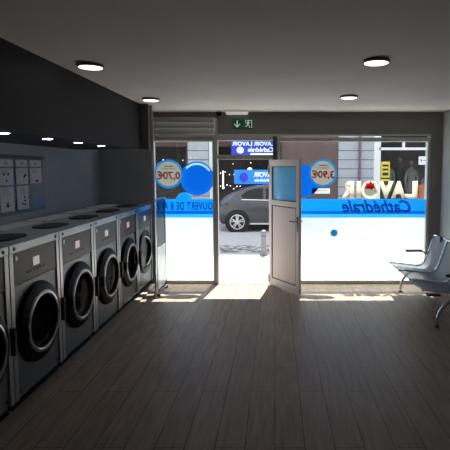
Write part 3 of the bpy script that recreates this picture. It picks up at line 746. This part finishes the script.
# fairy lights
def garland(pts, label):
    t = thing('string_lights', pts[0], label, 'string lights', 'fairy lights across the street'); o = Vector(pts[0])
    MB().tube([Vector(p)-o for p in pts], .008, 5).build('cable', 'wire', t)
    for p in pts: MB().ball(Vector(p)-o-Vector((0, 0, .03)), .021, 8).build('bulb', 'fairy', t)
def swag(x0, x1, z, sag, n, y=YF+.6): return [(x0+(x1-x0)*k/(n-1), y+.05*math.sin(k*2.1), z-sag*math.sin(PI*k/(n-1))+random.uniform(-.14, .14)) for k in range(n)]
garland(swag(-5.2, -3.6, 2.35, .25, 9), 'string of small warm lights, upper one in dark shop beyond left window')
garland(swag(-5.1, -3.6, 1.95, .2, 7), 'string of small warm lights, lower one in dark shop beyond left window')
garland(swag(-2.25, -1.5, 1.75, .12, 5), 'string of small warm lights at head height in dark shop beyond the door')
garland(swag(-2.25, -1.3, 1.15, .06, 8), 'lowest string of small warm lights, above the parked car tail')
garland(swag(-2.1, -1.0, 2.2, .1, 4), 'sparse string of warm lights seen just above the door head')
gl = thing('globe_lamp', (-1.02, YF+.25, 1.78), 'round pale globe lamp above blue sign reflection across the street', 'lamp')
MB().ball((0, 0, 0), .10, 16).build('globe', 'tube_white', gl, True)
MB().tube([(0, 0, .09), (0, 0, 1.45)], .012, 6).build('cord', 'wire', gl)
tb = MB().lathe([(.03, 0), (.03, .72)], 'Z', n=10).build('light_tube', 'tube_white', None, True); tb.location = (-2.06, YF-.12, 1.02)
tag(tb, 'upright white light tube on the dark shop front beyond the door', 'light')
# laundrette sign's reflection in the opposite glass, painted on boards with made-up brackets
def reflected_sign(x0, x1, z0, z1, m, label, lines):
    t = thing('sign_reflection', ((x0+x1)/2, YF-.16, z0), label, 'sign', 'painted sign reflections across the street')
    w = (x1-x0)/2; MB().box(-w, w, 0, .05, 0, z1-z0, .006).build('sign_board', m, t)
    for a, b, c, d, s in lines:
        o = text('reflected_text', s, t.location.x+a, t.location.x+b, z0+c, z0+d, YF-.17, 'reflection_letter', t, offset=.02, loc=t.location)
    for x in (-w+.06, w-.06): MB().box(x-.012, x+.012, .05, .13, (z1-z0)*.4, (z1-z0)*.6).build('bracket', 'wire', t)
    return t
s1 = reflected_sign(-1.62, -.02, 1.22, 1.78, 'reflection_blue', 'painted light blue reflection of the laundrette sign with white mirrored lettering above the parked car', [(-.02, .78, .27, .47, 'LAVOIR'), (0, .78, .09, .21, 'Cathédrale')])
MB().prism(ellipse(-.42, .26, .17, .19), -.01, 0).build('round_logo', 'reflection_navy', s1)
s2 = reflected_sign(-1.72, -.02, 2.30, 2.92, 'reflection_navy', 'painted deep blue reflection of the laundrette sign with white lettering seen through the transom above the door', [(-.82, .83, .42, .58, 'LAVOIR LAVOIR'), (-.20, .80, .18, .36, 'Cathédrale')])
MB().prism(ellipse(-.5, .25, .14, .13), -.01, 0).build('round_logo', 'reflection_letter', s2)
MB().box(-.1, .84, -.008, 0, .01, .13).build('pale_panel', 'reflection_letter', s2)
# clothes shop display
def mannequin(x, y, m, s, label, arms=True):
    t = thing('mannequin', (x, y, -.02), label, 'mannequin', 'mannequins in the clothes shop')
    MB().lathe([(.22, 0), (.22, .02), (.03, .03), (.02, .75)], n=16).build('stand', 'chrome_dark', t, True)
    MB().lathe([(.15, .72*s), (.20, .80*s), (.185, .95*s), (.14, 1.12*s), (.17, 1.28*s), (.20, 1.42*s), (.17, 1.50*s), (.06, 1.56*s), (.045, 1.62*s)], n=18, sy=.62).build('garment', m, t, True)
    a = MB()
    for q in (-1, 1): a.tube([(q*.18, 0, 1.45*s), (q*.25, -.02, 1.22*s), (q*.24, -.08, 1.0*s), (q*.2, -.1, .85*s)], [.055, .05, .042, .03], 8)
    a.build('sleeve', m, t, True)
    MB().ball((0, 0, 1.72*s), .095, 12, (.85, 1, 1.15)).build('head', 'cloth_grey', t, True)
    return t
mannequin(4.68, YF+.7, 'cloth_green', 1.22, 'mannequin in olive green jacket behind yellow poster in clothes shop')
mannequin(5.27, YF+1.1, 'cloth_black', 1.28, 'mannequin in black coat in middle of the clothes shop window')
mannequin(5.62, YF+.6, 'cloth_grey', 1.20, 'mannequin in grey coat at right of the clothes shop window')
po = thing('yellow_poster', (4.40, YF-.02, 1.05), 'yellow poster with dark lines in the clothes shop window', 'poster')
MB().box(-.17, .17, 0, .012, 0, 1.05).build('sheet', 'poster_yellow', po)
MB().box(-.12, .12, -.004, 0, .86, .94).box(-.12, .12, -.004, 0, .70, .78).box(-.12, .12, -.004, 0, .50, .62).box(-.17, .17, -.004, 0, .36, .42).box(-.12, .12, -.004, 0, .12, .28).build('text_lines', 'cloth_black', po)
pn = thing('white_notice', (5.92, YF-.03, 1.98), 'white paper notice at top right of the clothes shop window', 'notice')
MB().box(-.21, .21, 0, .01, 0, .33).build('paper', 'white_paint', pn)
MB().box(-.13, -.08, -.003, 0, .12, .22).box(-.03, .12, -.003, 0, .15, .18).build('text_lines', 'cloth_grey', pn)
ht = mannequin(6.02, YF+.35, 'cloth_orange', .78, 'small mannequin in orange top at right edge of clothes shop window')

# ------------------------------------------------------------------ light
sun = bpy.data.lights.new('sun', 'SUN'); sun.energy = 18.; sun.angle = .009; sun.color = (1, .97, .92)
so = bpy.data.objects.new('sun', sun); C.objects.link(so)
so.rotation_euler = Vector((-.15, -1, -2.2)).to_track_quat('-Z', 'Y').to_euler(); so.location = (3, 20, 30)
wd = bpy.data.worlds.new('sky'); bpy.context.scene.world = wd; wd.use_nodes = True
bg = wd.node_tree.nodes['Background']; bg.inputs[0].default_value = (.70, .83, 1, 1); bg.inputs[1].default_value = 3.0
vs = bpy.context.scene.view_settings; vs.view_transform = 'Standard'; vs.look = 'None'; vs.exposure = 0; vs.gamma = 1; vs.use_curve_mapping = False
